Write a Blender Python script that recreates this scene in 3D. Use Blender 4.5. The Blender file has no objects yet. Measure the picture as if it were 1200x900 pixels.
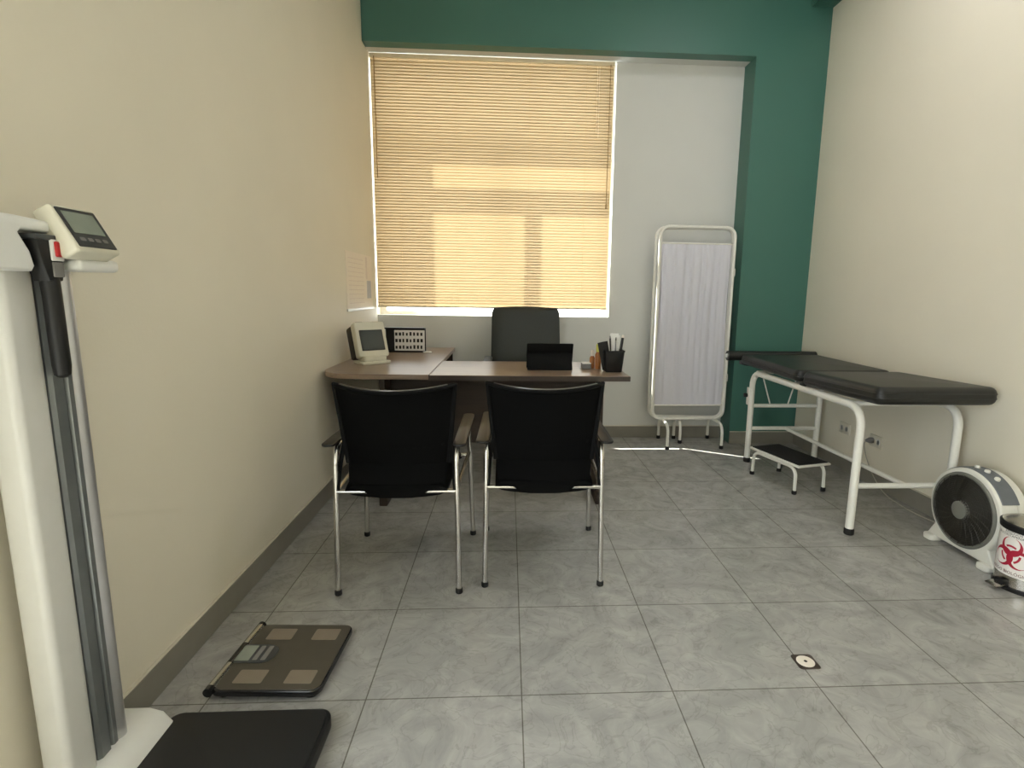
import bpy, bmesh, math, random
from mathutils import Vector, Matrix, Euler

random.seed(7)
C = bpy.context.scene.collection
PI = math.pi

# ------------------------------------------------------------------ camera, sky, sun, exposure
sc = bpy.context.scene
cam_d = bpy.data.cameras.new('camera')
cam = bpy.data.objects.new('camera', cam_d)
C.objects.link(cam)
sc.camera = cam
pitch, yaw, roll = 0.162123, 0.056800, 0.013977
F = Vector((math.sin(yaw)*math.cos(pitch), math.cos(yaw)*math.cos(pitch), -math.sin(pitch)))
r0 = Vector((math.cos(yaw), -math.sin(yaw), 0))
u0 = r0.cross(F)
rr = r0*math.cos(roll) + u0*math.sin(roll)
uu = -r0*math.sin(roll) + u0*math.cos(roll)
cam.matrix_world = Matrix(((rr.x, uu.x, -F.x, 0.4237), (rr.y, uu.y, -F.y, -1.4775),
                           (rr.z, uu.z, -F.z, 1.2180), (0, 0, 0, 1)))
cam_d.sensor_fit = 'HORIZONTAL'
cam_d.sensor_width = 36
cam_d.lens = 36*632.82/1200
cam_d.shift_x = -30.87/1200
cam_d.shift_y = -3.27/1200
cam_d.clip_start = 0.02

world = bpy.data.worlds.new('sky')
sc.world = world
world.use_nodes = True
wn = world.node_tree.nodes
wn['Background'].inputs[0].default_value = (0.91, 0.92, 0.985, 1)
wn['Background'].inputs[1].default_value = 9.0

sun_d = bpy.data.lights.new('sun', 'SUN')
sun_d.energy = 36
sun_d.angle = math.radians(0.6)
sun_d.color = (1.0, 0.95, 0.86)
sun = bpy.data.objects.new('sun', sun_d)
C.objects.link(sun)
sun.rotation_euler = Vector((0.63, -0.36, -1.07)).to_track_quat('-Z', 'Y').to_euler()
sun.location = (-3, 6, 8)

ADDED_LAMP_W = [13, 3]                         # added ceiling lamps, near the desk / behind the camera
ADDED_LAMP_POS = [(2.00, 1.10), (1.35, -1.55)]

sc.view_settings.view_transform = 'Standard'
sc.view_settings.look = 'None'
sc.view_settings.exposure = -0.02
sc.view_settings.gamma = 1.0
sc.view_settings.use_curve_mapping = False


# ------------------------------------------------------------------ materials
def lin(c):
    return tuple(((v/255)/12.92 if v/255 <= 0.04045 else ((v/255+0.055)/1.055)**2.4) for v in c) + (1,)


def mat(name, rgb, rough=0.5, metal=0.0, var=0.04, scale=30.0, bump=0.0, bscale=200.0, spec=0.5):
    m = bpy.data.materials.new(name)
    m.use_nodes = True
    nt = m.node_tree
    n, l = nt.nodes, nt.links
    b = n['Principled BSDF']
    b.inputs['Roughness'].default_value = rough
    b.inputs['Metallic'].default_value = metal
    b.inputs['Specular IOR Level'].default_value = spec
    tc = n.new('ShaderNodeTexCoord')
    nz = n.new('ShaderNodeTexNoise')
    nz.inputs['Scale'].default_value = scale
    nz.inputs['Detail'].default_value = 4
    l.new(tc.outputs['Object'], nz.inputs['Vector'])
    cr = n.new('ShaderNodeValToRGB')
    c = lin(rgb)
    cr.color_ramp.elements[0].position = 0.3
    cr.color_ramp.elements[1].position = 0.7
    cr.color_ramp.elements[0].color = tuple(v*(1-var) for v in c[:3]) + (1,)
    cr.color_ramp.elements[1].color = tuple(min(1, v*(1+var)) for v in c[:3]) + (1,)
    l.new(nz.outputs['Fac'], cr.inputs['Fac'])
    l.new(cr.outputs['Color'], b.inputs['Base Color'])
    if bump:
        nb = n.new('ShaderNodeTexNoise')
        nb.inputs['Scale'].default_value = bscale
        nb.inputs['Detail'].default_value = 3
        l.new(tc.outputs['Object'], nb.inputs['Vector'])
        bp = n.new('ShaderNodeBump')
        bp.inputs['Strength'].default_value = bump
        bp.inputs['Distance'].default_value = 0.002
        l.new(nb.outputs['Fac'], bp.inputs['Height'])
        l.new(bp.outputs['Normal'], b.inputs['Normal'])
    return m


def floor_mat():
    m = bpy.data.materials.new('grey_stone_tile')
    m.use_nodes = True
    n, l = m.node_tree.nodes, m.node_tree.links
    b = n['Principled BSDF']
    tc = n.new('ShaderNodeTexCoord')
    br = n.new('ShaderNodeTexBrick')
    br.offset = 0.0
    br.squash = 1.0
    br.inputs['Scale'].default_value = 1.0
    br.inputs['Brick Width'].default_value = 0.47
    br.inputs['Row Height'].default_value = 0.47
    br.inputs['Mortar Size'].default_value = 0.0022
    br.inputs['Mortar Smooth'].default_value = 0.3
    br.inputs['Color1'].default_value = (1, 1, 1, 1)
    br.inputs['Color2'].default_value = (0.90, 0.90, 0.90, 1)
    br.inputs['Mortar'].default_value = (0.42, 0.40, 0.37, 1)
    l.new(tc.outputs['Object'], br.inputs['Vector'])
    n1 = n.new('ShaderNodeTexNoise')
    n1.inputs['Scale'].default_value = 5.5
    n1.inputs['Detail'].default_value = 9
    n1.inputs['Roughness'].default_value = 0.62
    n1.inputs['Distortion'].default_value = 1.6
    l.new(tc.outputs['Object'], n1.inputs['Vector'])
    cr = n.new('ShaderNodeValToRGB')
    cr.color_ramp.elements[0].position = 0.28
    cr.color_ramp.elements[0].color = lin((142, 141, 139))
    cr.color_ramp.elements[1].position = 0.68
    cr.color_ramp.elements[1].color = lin((174, 172, 168))
    l.new(n1.outputs['Fac'], cr.inputs['Fac'])
    # thin veins
    n2 = n.new('ShaderNodeTexNoise')
    n2.inputs['Scale'].default_value = 7
    n2.inputs['Detail'].default_value = 7
    n2.inputs['Distortion'].default_value = 2.2
    l.new(tc.outputs['Object'], n2.inputs['Vector'])
    vr = n.new('ShaderNodeValToRGB')
    e = vr.color_ramp.elements
    e[0].position = 0.475
    e[0].color = (1, 1, 1, 1)
    e[1].position = 0.525
    e[1].color = (1, 1, 1, 1)
    mid = e.new(0.5)
    mid.color = (0.84, 0.84, 0.83, 1)
    l.new(n2.outputs['Fac'], vr.inputs['Fac'])
    m1 = n.new('ShaderNodeMix')
    m1.data_type = 'RGBA'
    m1.blend_type = 'MULTIPLY'
    m1.inputs[0].default_value = 1
    l.new(cr.outputs['Color'], m1.inputs[6])
    l.new(vr.outputs['Color'], m1.inputs[7])
    m2 = n.new('ShaderNodeMix')
    m2.data_type = 'RGBA'
    m2.blend_type = 'MULTIPLY'
    m2.inputs[0].default_value = 1
    l.new(m1.outputs[2], m2.inputs[6])
    l.new(br.outputs['Color'], m2.inputs[7])
    l.new(m2.outputs[2], b.inputs['Base Color'])
    b.inputs['Roughness'].default_value = 0.26
    bp = n.new('ShaderNodeBump')
    bp.inputs['Strength'].default_value = 0.25
    bp.inputs['Distance'].default_value = 0.002
    l.new(br.outputs['Fac'], bp.inputs['Height'])
    bp.invert = True
    l.new(bp.outputs['Normal'], b.inputs['Normal'])
    return m


def wood_mat(name, a, c, rough=0.35):
    m = bpy.data.materials.new(name)
    m.use_nodes = True
    n, l = m.node_tree.nodes, m.node_tree.links
    b = n['Principled BSDF']
    tc = n.new('ShaderNodeTexCoord')
    mp = n.new('ShaderNodeMapping')
    mp.inputs['Scale'].default_value = (1.5, 22, 22)
    l.new(tc.outputs['Object'], mp.inputs['Vector'])
    nz = n.new('ShaderNodeTexNoise')
    nz.inputs['Scale'].default_value = 2.5
    nz.inputs['Detail'].default_value = 6
    l.new(mp.outputs['Vector'], nz.inputs['Vector'])
    cr = n.new('ShaderNodeValToRGB')
    cr.color_ramp.elements[0].position = 0.3
    cr.color_ramp.elements[0].color = lin(a)
    cr.color_ramp.elements[1].position = 0.7
    cr.color_ramp.elements[1].color = lin(c)
    l.new(nz.outputs['Fac'], cr.inputs['Fac'])
    l.new(cr.outputs['Color'], b.inputs['Base Color'])
    b.inputs['Roughness'].default_value = rough
    return m


def translucent_mat(name, rgb, trans, fac, rough=0.5):
    m = bpy.data.materials.new(name)
    m.use_nodes = True
    n, l = m.node_tree.nodes, m.node_tree.links
    b = n['Principled BSDF']
    b.inputs['Base Color'].default_value = lin(rgb)
    b.inputs['Roughness'].default_value = rough
    tc = n.new('ShaderNodeTexCoord')
    nz = n.new('ShaderNodeTexNoise')
    nz.inputs['Scale'].default_value = 14
    l.new(tc.outputs['Object'], nz.inputs['Vector'])
    cr = n.new('ShaderNodeValToRGB')
    t = lin(trans)
    cr.color_ramp.elements[0].color = tuple(v*0.95 for v in t[:3]) + (1,)
    cr.color_ramp.elements[1].color = t
    l.new(nz.outputs['Fac'], cr.inputs['Fac'])
    tr = n.new('ShaderNodeBsdfTranslucent')
    l.new(cr.outputs['Color'], tr.inputs['Color'])
    mx = n.new('ShaderNodeMixShader')
    mx.inputs[0].default_value = fac
    l.new(b.outputs[0], mx.inputs[1])
    l.new(tr.outputs[0], mx.inputs[2])
    l.new(mx.outputs[0], n['Material Output'].inputs[0])
    return m


def glass_mat():
    m = bpy.data.materials.new('window_glass')
    m.use_nodes = True
    n, l = m.node_tree.nodes, m.node_tree.links
    n.remove(n['Principled BSDF'])
    tr = n.new('ShaderNodeBsdfTransparent')
    tr.inputs[0].default_value = (0.95, 0.98, 0.96, 1)
    gl = n.new('ShaderNodeBsdfGlossy')
    gl.inputs['Roughness'].default_value = 0.02
    mx = n.new('ShaderNodeMixShader')
    mx.inputs[0].default_value = 0.06
    l.new(tr.outputs[0], mx.inputs[1])
    l.new(gl.outputs[0], mx.inputs[2])
    l.new(mx.outputs[0], n['Material Output'].inputs[0])
    return m


def mesh_fabric_mat():
    # open woven net: tiny holes between dark threads
    m = bpy.data.materials.new('black_net_fabric')
    m.use_nodes = True
    n, l = m.node_tree.nodes, m.node_tree.links
    b = n['Principled BSDF']
    b.inputs['Base Color'].default_value = lin((12, 12, 12))
    b.inputs['Roughness'].default_value = 0.9
    b.inputs['Specular IOR Level'].default_value = 0.05
    tc = n.new('ShaderNodeTexCoord')
    br = n.new('ShaderNodeTexBrick')
    mp = n.new('ShaderNodeMapping')
    mp.inputs['Rotation'].default_value = (PI/2, 0, 0)
    l.new(tc.outputs['Object'], mp.inputs['Vector'])
    br.offset = 0.5
    br.inputs['Scale'].default_value = 1
    br.inputs['Brick Width'].default_value = 0.005
    br.inputs['Row Height'].default_value = 0.0036
    br.inputs['Mortar Size'].default_value = 0.0013
    br.inputs['Mortar Smooth'].default_value = 0.2
    l.new(mp.outputs['Vector'], br.inputs['Vector'])
    tr = n.new('ShaderNodeBsdfTransparent')
    mx = n.new('ShaderNodeMixShader')
    sc_ = n.new('ShaderNodeMath')
    sc_.operation = 'MULTIPLY_ADD'
    sc_.inputs[1].default_value = 0.08
    sc_.inputs[2].default_value = 0.92
    l.new(br.outputs['Fac'], sc_.inputs[0])
    l.new(sc_.outputs[0], mx.inputs[0])
    l.new(tr.outputs[0], mx.inputs[1])
    l.new(b.outputs[0], mx.inputs[2])
    l.new(mx.outputs[0], n['Material Output'].inputs[0])
    return m


def emit_mat(name, rgb, s):
    m = bpy.data.materials.new(name)
    m.use_nodes = True
    b = m.node_tree.nodes['Principled BSDF']
    b.inputs['Base Color'].default_value = (0.8, 0.8, 0.8, 1)
    b.inputs['Emission Color'].default_value = rgb
    b.inputs['Emission Strength'].default_value = s
    return m


M = dict(
    wall=mat('cream_wall_paint', (224, 217, 199), 0.55, var=0.015, scale=2.5, bump=0.15, bscale=90),
    wallback=mat('pale_wall_paint', (206, 206, 202), 0.6, var=0.015, scale=2.5, bump=0.15, bscale=90),
    green=mat('green_wall_paint', (62, 107, 96), 0.45, var=0.03, scale=2.5, bump=0.15, bscale=90),
    ceil=mat('ceiling_paint', (228, 226, 218), 0.7, var=0.01, scale=2),
    floor=floor_mat(),
    base=mat('grey_skirting_tile', (128, 124, 114), 0.4, var=0.07, scale=9),
    grout=mat('pale_grout', (206, 200, 184), 0.7),
    alu=mat('white_window_aluminium', (226, 224, 218), 0.4),
    glass=glass_mat(),
    slat=translucent_mat('cream_blind_slat', (180, 160, 124), (248, 217, 170), 0.145, 0.45),
    rail=mat('cream_blind_rail', (238, 222, 190), 0.4),
    ladder=mat('tan_ladder_cord', (186, 160, 112), 0.8),
    cord=mat('tan_blind_cord', (150, 122, 74), 0.7),
    clear=mat('clear_plastic_wand', (226, 222, 206), 0.25),
    desk=wood_mat('brown_ash_laminate', (118, 98, 82), (146, 126, 108), 0.28),
    deskedge=mat('dark_brown_edge', (58, 48, 42), 0.4, var=0.08, scale=40),
    deskdark=wood_mat('dark_brown_laminate', (40, 29, 21), (54, 40, 30), 0.55),
    chrome=mat('brushed_chrome', (200, 198, 194), 0.24, metal=1.0, var=0.03),
    chromed=mat('dark_chrome', (120, 118, 116), 0.3, metal=1.0, var=0.03),
    black=mat('black_plastic', (19, 19, 20), 0.45, var=0.1, spec=0.35),
    mattblack=mat('matt_black_plastic', (13, 13, 13), 0.7, var=0.1, spec=0.12),
    blackgl=mat('glossy_black_plastic', (24, 24, 26), 0.22, var=0.1),
    blackfab=mat('black_seat_fabric', (11, 11, 11), 0.9, var=0.15, scale=300, bump=0.3, bscale=500, spec=0.06),
    net=mesh_fabric_mat(),
    leather=mat('black_leatherette', (34, 39, 36), 0.5, var=0.1, scale=60, bump=0.12, bscale=260),
    couchleather=mat('black_couch_vinyl', (24, 25, 23), 0.42, var=0.1, scale=60, bump=0.1, bscale=260),
    rubber=mat('black_rubber', (18, 18, 18), 0.8, var=0.1),
    whitetube=mat('white_enamelled_steel', (228, 226, 218), 0.28, var=0.02),
    curtain=translucent_mat('white_screen_cloth', (224, 223, 232), (226, 226, 236), 0.2, 0.8),
    white=mat('white_plastic', (226, 226, 222), 0.35, var=0.015),
    whitel=mat('white_painted_column', (206, 205, 200), 0.35, var=0.015),
    beige=mat('beige_instrument_plastic', (206, 202, 184), 0.42, var=0.02),
    greym=mat('grey_aluminium', (128, 132, 134), 0.35, metal=0.6, var=0.04),
    silver=mat('silver_aluminium', (190, 190, 192), 0.3, metal=0.7, var=0.03),
    darkgrey=mat('dark_grey_plastic', (52, 54, 56), 0.35, var=0.05),
    lcd=mat('grey_display', (140, 146, 136), 0.2, var=0.04),
    screen=mat('dark_screen', (58, 64, 62), 0.15, var=0.05),
    red=mat('red_plastic', (176, 30, 34), 0.35),
    mat_=mat('black_rubber_mat', (19, 20, 22), 0.55, var=0.08, bump=0.2, bscale=600),
    bronze=mat('bronze_scale_glass', (84, 79, 70), 0.3, metal=0.35, var=0.04),
    electrode=mat('steel_electrode', (150, 140, 128), 0.3, metal=0.6, var=0.03),
    steel=mat('brushed_stainless_steel', (186, 182, 174), 0.26, metal=1.0, var=0.05, scale=20),
    sticker=mat('white_sticker', (232, 228, 222), 0.45, var=0.01),
    crimson=mat('crimson_print', (168, 22, 52), 0.5, var=0.02),
    inkred=mat('dark_red_print', (96, 14, 26), 0.5, var=0.02),
    ink=mat('black_print', (22, 20, 20), 0.6, var=0.05),
    inkg=mat('grey_print', (120, 118, 116), 0.7, var=0.05),
    fanwhite=mat('white_fan_plastic', (218, 216, 206), 0.4, var=0.015),
    fangrey=mat('grey_fan_panel', (98, 102, 106), 0.45, var=0.06),
    fangrill=mat('dark_fan_grille', (46, 44, 38), 0.5, var=0.08),
    fanhub=mat('grey_fan_hub', (112, 112, 104), 0.5, var=0.03),
    paper=mat('white_paper', (232, 230, 228), 0.8, var=0.015),
    sleeve=mat('pinkish_paper', (232, 221, 206), 0.5, var=0.02),
    pinkink=mat('pink_print', (218, 204, 194), 0.7, var=0.02),
    blueink=mat('blue_grey_print', (186, 186, 190), 0.7, var=0.02),
    yellow=mat('yellow_green_plastic', (206, 206, 92), 0.4),
    orange=mat('amber_plastic', (166, 104, 52), 0.35),
    kraft=mat('white_card', (222, 214, 202), 0.8),
    silicone=mat('grey_switch_plate', (206, 200, 184), 0.4),
    led=emit_mat('added_lamp_diffuser', (0.99, 0.98, 1.0, 1), 3.0),  # glow of the added ceiling lamps
    cable=mat('pale_grey_cable', (170, 166, 152), 0.5),
)

# ------------------------------------------------------------------ builders
ORG = {}


def thing(name, label, cat, loc=(0, 0, 0), rotz=0.0, group=None, absolute=True):
    o = bpy.data.objects.new(name, None)
    o.empty_display_size = 0.1
    C.objects.link(o)
    o.location = loc
    o.rotation_euler = (0, 0, rotz)
    o['label'] = label
    o['category'] = cat
    if group:
        o['group'] = group
    ORG[o.name] = Vector(loc) if absolute else Vector((0, 0, 0))
    return o


def tag(o, label, cat, group=None):
    o['label'] = label
    o['category'] = cat
    if group:
        o['group'] = group
    return o


def obj(name, bm, m, parent=None, loc=None, smooth=35, label=None, mats=None):
    """link a bmesh as ONE object; vertices are given in the frame of the thing's builder"""
    off = Vector((0, 0, 0))
    if parent is not None:
        off = ORG.get(parent.name, off)
    elif loc is not None:
        off = Vector(loc)
    bmesh.ops.recalc_face_normals(bm, faces=bm.faces)
    if off.length:
        bmesh.ops.translate(bm, verts=bm.verts, vec=-off)
    me = bpy.data.meshes.new(name)
    bm.to_mesh(me)
    bm.free()
    for p in me.polygons:
        p.use_smooth = True
    me.set_sharp_from_angle(angle=math.radians(smooth))
    for mm in (mats or [m]):
        me.materials.append(mm)
    o = bpy.data.objects.new(name, me)
    C.objects.link(o)
    if parent is not None:
        o.parent = parent
    elif loc is not None:
        o.location = loc
    ORG[o.name] = off
    if label:
        o['label'] = label
    return o


def struct(name, bm, m, parent=None, **k):
    o = obj(name, bm, m, parent, **k)
    if parent is None:
        o['kind'] = 'structure'
    return o


def B():
    return bmesh.new()


def merge(bm, other, mtx=None):
    if mtx is not None:
        bmesh.ops.transform(other, matrix=mtx, verts=other.verts)
    me = bpy.data.meshes.new('tmp')
    other.to_mesh(me)
    other.free()
    bm.from_mesh(me)
    bpy.data.meshes.remove(me)
    return bm


def box(bm, lo, hi, bev=0.0, seg=2, mtx=None):
    b = B()
    bmesh.ops.create_cube(b, size=1)
    lo, hi = Vector(lo), Vector(hi)
    for v in b.verts:
        v.co = Vector((lo[i] + (v.co[i]+0.5)*(hi[i]-lo[i]) for i in range(3)))
    if bev:
        bmesh.ops.bevel(b, geom=b.edges[:], offset=bev, segments=seg, affect='EDGES', profile=0.5)
    return merge(bm, b, mtx)


def fillet(pts, r, n=7, closed=False):
    pts = [Vector(p) for p in pts]
    if r <= 0:
        return pts
    out = []
    N = len(pts)
    for i, p in enumerate(pts):
        if not closed and (i == 0 or i == N-1):
            out.append(p)
            continue
        a, b = pts[i-1], pts[(i+1) % N]
        da, db = a-p, b-p
        ra = min(r, da.length*0.49)
        rb = min(r, db.length*0.49)
        A = p+da.normalized()*ra
        Bq = p+db.normalized()*rb
        for k in range(n+1):
            t = k/n
            w = 0.82            # weight pulls a quadratic towards a circular arc
            d = (1-t)**2+2*w*t*(1-t)+t*t
            out.append((A*(1-t)**2+p*(2*w*t*(1-t))+Bq*t*t)/d)
    return out


def tube(bm, pts, r, seg=12, rnd=0.0, closed=False, caps=True, flat=None):
    P = fillet(pts, rnd, closed=closed)
    n = len(P)
    rings = []
    up = None
    for i in range(n):
        if closed:
            t = (P[(i+1) % n]-P[i-1]).normalized()
        elif i == 0:
            t = (P[1]-P[0]).normalized()
        elif i == n-1:
            t = (P[-1]-P[-2]).normalized()
        else:
            t = ((P[i+1]-P[i]).normalized()+(P[i]-P[i-1]).normalized()).normalized()
        if up is None:
            up = Vector((0, 0, 1)) if abs(t.z) < 0.9 else Vector((1, 0, 0))
        s = t.cross(up)
        s.normalize()
        up = s.cross(t).normalized()
        ri = r[i] if isinstance(r, (list, tuple)) else r
        ru = ri if flat is None else ri*flat
        rings.append([bm.verts.new(P[i]+s*math.cos(2*PI*k/seg)*ri+up*math.sin(2*PI*k/seg)*ru) for k in range(seg)])
    for i in range(n if closed else n-1):
        a, b = rings[i], rings[(i+1) % n]
        for k in range(seg):
            bm.faces.new((a[k], a[(k+1) % seg], b[(k+1) % seg], b[k]))
    if caps and not closed:
        bm.faces.new(rings[0])
        bm.faces.new(rings[-1])
    return bm


def lathe(bm, prof, seg=32, mtx=None, cap=True):
    """prof: (radius, z) pairs, round the z axis"""
    b = B()
    rings = []
    for r, z in prof:
        if r < 1e-6:
            rings.append([b.verts.new((0, 0, z))])
        else:
            rings.append([b.verts.new((r*math.cos(2*PI*k/seg), r*math.sin(2*PI*k/seg), z)) for k in range(seg)])
    for i in range(len(rings)-1):
        a, c = rings[i], rings[i+1]
        for k in range(seg):
            q = (k+1) % seg
            if len(a) == 1 and len(c) == 1:
                continue
            if len(a) == 1:
                b.faces.new((a[0], c[q], c[k]))
            elif len(c) == 1:
                b.faces.new((a[k], a[q], c[0]))
            else:
                b.faces.new((a[k], a[q], c[q], c[k]))
    if cap:
        for rg in (rings[0], rings[-1]):
            if len(rg) > 2:
                b.faces.new(rg)
    return merge(bm, b, mtx)


def inset(poly, d):
    """move a convex outline inwards by d"""
    if d <= 0:
        return [Vector((p[0], p[1])) for p in poly]
    P = []
    for p in poly:
        v = Vector((p[0], p[1]))
        if not P or (v-P[-1]).length > 1e-6:
            P.append(v)
    if (P[0]-P[-1]).length < 1e-6:
        P.pop()
    n = len(P)
    area = sum(P[i].x*P[(i+1) % n].y-P[(i+1) % n].x*P[i].y for i in range(n))
    sg = 1 if area > 0 else -1
    out = []
    for i in range(n):
        e1 = (P[i]-P[i-1]).normalized()
        e2 = (P[(i+1) % n]-P[i]).normalized()
        n1 = Vector((-e1.y, e1.x))*sg
        n2 = Vector((-e2.y, e2.x))*sg
        m_ = n1+n2
        k = 1+n1.dot(n2)
        out.append(P[i]+m_*(d/max(k, 0.4)))
    return out


def prism(bm, poly, z0, z1, bev=0.0, mtx=None, seg=2):
    """2D outline (x, y) extruded in z, its rims rounded"""
    b = B()
    base = inset(poly, 1e-9)
    if bev:
        bev = min(bev, abs(z1-z0)*0.499)
        s = 1 if z1 > z0 else -1
        lv = []
        for k in range(seg+1):
            t = PI/2*k/seg
            lv.append((bev*(1-math.sin(t)), z0+s*bev*(1-math.cos(t))))
        lv += [(d, z0+z1-z) for d, z in reversed(lv)]
    else:
        lv = [(0, z0), (0, z1)]
    rings = []
    for d, z in lv:
        q = inset(poly, max(d, 1e-9))
        rings.append([b.verts.new((p[0], p[1], z)) for p in q])
    n = len(rings[0])
    for i in range(len(rings)-1):
        for k in range(n):
            b.faces.new((rings[i][k], rings[i][(k+1) % n], rings[i+1][(k+1) % n], rings[i+1][k]))
    b.faces.new(rings[0])
    b.faces.new(rings[-1])
    return merge(bm, b, mtx)


def rrect(x0, y0, x1, y1, r, n=6):
    if not isinstance(r, (list, tuple)):
        r = [r]*4
    out = []
    for (cx, cy, a), q in zip(((x1, y1, 0), (x0, y1, 90), (x0, y0, 180), (x1, y0, 270)), (r[0], r[1], r[2], r[3])):
        sx = 1 if cx == x1 else -1
        sy = 1 if cy == y1 else -1
        if q <= 0:
            out.append((cx, cy))
            continue
        for k in range(n+1):
            t = math.radians(a+90*k/n)
            out.append((cx-sx*q+q*math.cos(t), cy-sy*q+q*math.sin(t)))
    return out


def T(x=0, y=0, z=0):
    return Matrix.Translation((x, y, z))


def R(deg, ax):
    return Matrix.Rotation(math.radians(deg), 4, ax)


def cyl_between(bm, a, b, r, seg=16):
    return tube(bm, [a, b], r, seg)


def text_bm(s, size, depth=0.0):
    cu = bpy.data.curves.new('txt', 'FONT')
    cu.body = s
    cu.size = size
    cu.align_x = 'CENTER'
    cu.align_y = 'CENTER'
    cu.resolution_u = 2
    o = bpy.data.objects.new('txt', cu)
    C.objects.link(o)
    dg = bpy.context.evaluated_depsgraph_get()
    me = bpy.data.meshes.new_from_object(o.evaluated_get(dg))
    bpy.data.objects.remove(o)
    bpy.data.curves.remove(cu)
    b = B()
    b.from_mesh(me)
    bpy.data.meshes.remove(me)
    return b


def dup(root, loc, label, rotz=None):
    r = root.copy()
    C.objects.link(r)
    r.location = loc
    if rotz is not None:
        r.rotation_euler = (0, 0, rotz)
    r['label'] = label
    for ch in list(root.children):
        c = ch.copy()
        C.objects.link(c)
        c.parent = r
        for g in list(ch.children):
            d = g.copy()
            C.objects.link(d)
            d.parent = c
    return r


# ------------------------------------------------------------------ the room
XL, XR, YB, YR, ZC = -0.635, 2.82, 3.0, -3.2, 3.62
OX0, OX1, OZ0, OZ1 = XL, 1.254, 1.026, 2.985          # window opening
YO = 3.25                                              # outer face of the back wall

b = B(); box(b, (XL-0.15, YR-0.15, -0.1), (XR+0.15, YO, 0)); struct('floor', b, M['floor'])
b = B(); box(b, (XL-0.15, YR-0.15, ZC), (XR+0.15, YO, ZC+0.1)); struct('ceiling', b, M['ceil'])
LY0, LY1, LZ0, LZ1 = -2.95, -0.85, 0.10, 2.60             # added glazed opening in the left wall, unseen behind the viewpoint, for brightness
b = B()
box(b, (XL-0.15, LY1, 0), (XL, YO, ZC))
box(b, (XL-0.15, YR-0.15, 0), (XL, LY0, ZC))
box(b, (XL-0.15, LY0, 0), (XL, LY1, LZ0))
box(b, (XL-0.15, LY0, LZ1), (XL, LY1, ZC))
struct('wall_left', b, M['wall'])
b = B(); box(b, (XR, YR-0.15, 0), (XR+0.15, YO, ZC)); struct('wall_right', b, M['wall'])
b = B(); box(b, (XL, YR-0.15, 0), (XR, YR, ZC)); struct('wall_rear', b, M['wall'])
b = B()
box(b, (XL, YB, 0), (OX1, YO, OZ0))
box(b, (OX1, YB, 0), (XR, YO, ZC))
box(b, (XL, YB, OZ1), (OX1, YO, ZC))
struct('wall_back', b, M['wallback'])
# green beam, pillar, side soffit
b = B(); box(b, (XL, 2.80, 2.985), (XR, 2.90, ZC)); struct('trim_1', b, M['green'])
b = B(); box(b, (XL, 2.90, 2.985), (2.265, YB, ZC)); struct('trim_2', b, M['wallback'])
b = B(); box(b, (2.265, 2.80, 0), (XR, YB, 2.985)); struct('trim_3', b, M['green'])
b = B(); box(b, (2.655, -1.0, 3.335), (XR, 2.80, ZC)); struct('trim_4', b, M['green'])


def skirting(name, lo, hi, axis):
    b = B()
    box(b, lo, hi, 0.002, 1)
    o = struct(name, b, M['base'])
    b = B()
    lo2, hi2 = list(lo), list(hi)
    lo2[2] = hi[2]
    hi2[2] = hi[2]+0.006
    box(b, lo2, hi2, 0.002, 1)
    obj('grout_line', b, M['grout'], o)
    return o


skirting('baseboard_left', (XL, LY1, 0), (XL+0.012, YB, 0.102), 1)
skirting('baseboard_right', (XR-0.012, YR, 0), (XR, 2.80, 0.102), 1)
skirting('baseboard_back', (XL+0.012, YB-0.012, 0), (2.265, YB, 0.098), 0)
skirting('baseboard_pillar', (2.265, 2.788, 0), (XR-0.012, 2.80, 0.098), 0)

# window: frame, mullion, rail, panes, sill
b = B()
y0, y1 = 3.10, 3.15
box(b, (OX0, y0, OZ0), (OX0+0.05, y1, OZ1))
box(b, (OX1-0.05, y0, OZ0), (OX1, y1, OZ1))
box(b, (OX0+0.05, y0, OZ0), (OX1-0.05, y1, OZ0+0.03))
box(b, (OX0+0.05, y0, OZ1-0.05), (OX1-0.05, y1, OZ1))
box(b, (0.346, y0, OZ0+0.03), (0.396, y1, 2.32))
box(b, (OX0+0.05, y0, 2.32), (OX1-0.05, y1, 2.37))
w = struct('window_1', b, M['alu'])
for xa, xb, za, zb in ((OX0+0.05, 0.346, OZ0+0.03, 2.32), (0.396, OX1-0.05, OZ0+0.03, 2.32), (OX0+0.05, OX1-0.05, 2.37, OZ1-0.05)):
    b = B()
    box(b, (xa, 3.123, za), (xb, 3.127, zb))
    obj('pane', b, M['glass'], w)

b = B()
for ya in (LY0, (LY0+LY1)/2-0.025, LY1-0.05):
    box(b, (XL-0.10, ya, LZ0), (XL-0.05, ya+0.05, LZ1))
for za in (LZ0, LZ1-0.05):
    box(b, (XL-0.10, LY0+0.05, za), (XL-0.05, LY1-0.05, za+0.05))
w = struct('window_added', b, M['alu'])  # frame of the added, unseen opening that lets in extra daylight
for ya, yb in ((LY0+0.05, (LY0+LY1)/2-0.025), ((LY0+LY1)/2+0.025, LY1-0.05)):
    b = B(); box(b, (XL-0.077, ya, LZ0+0.05), (XL-0.073, yb, LZ1-0.05)); obj('pane', b, M['glass'], w)

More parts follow.
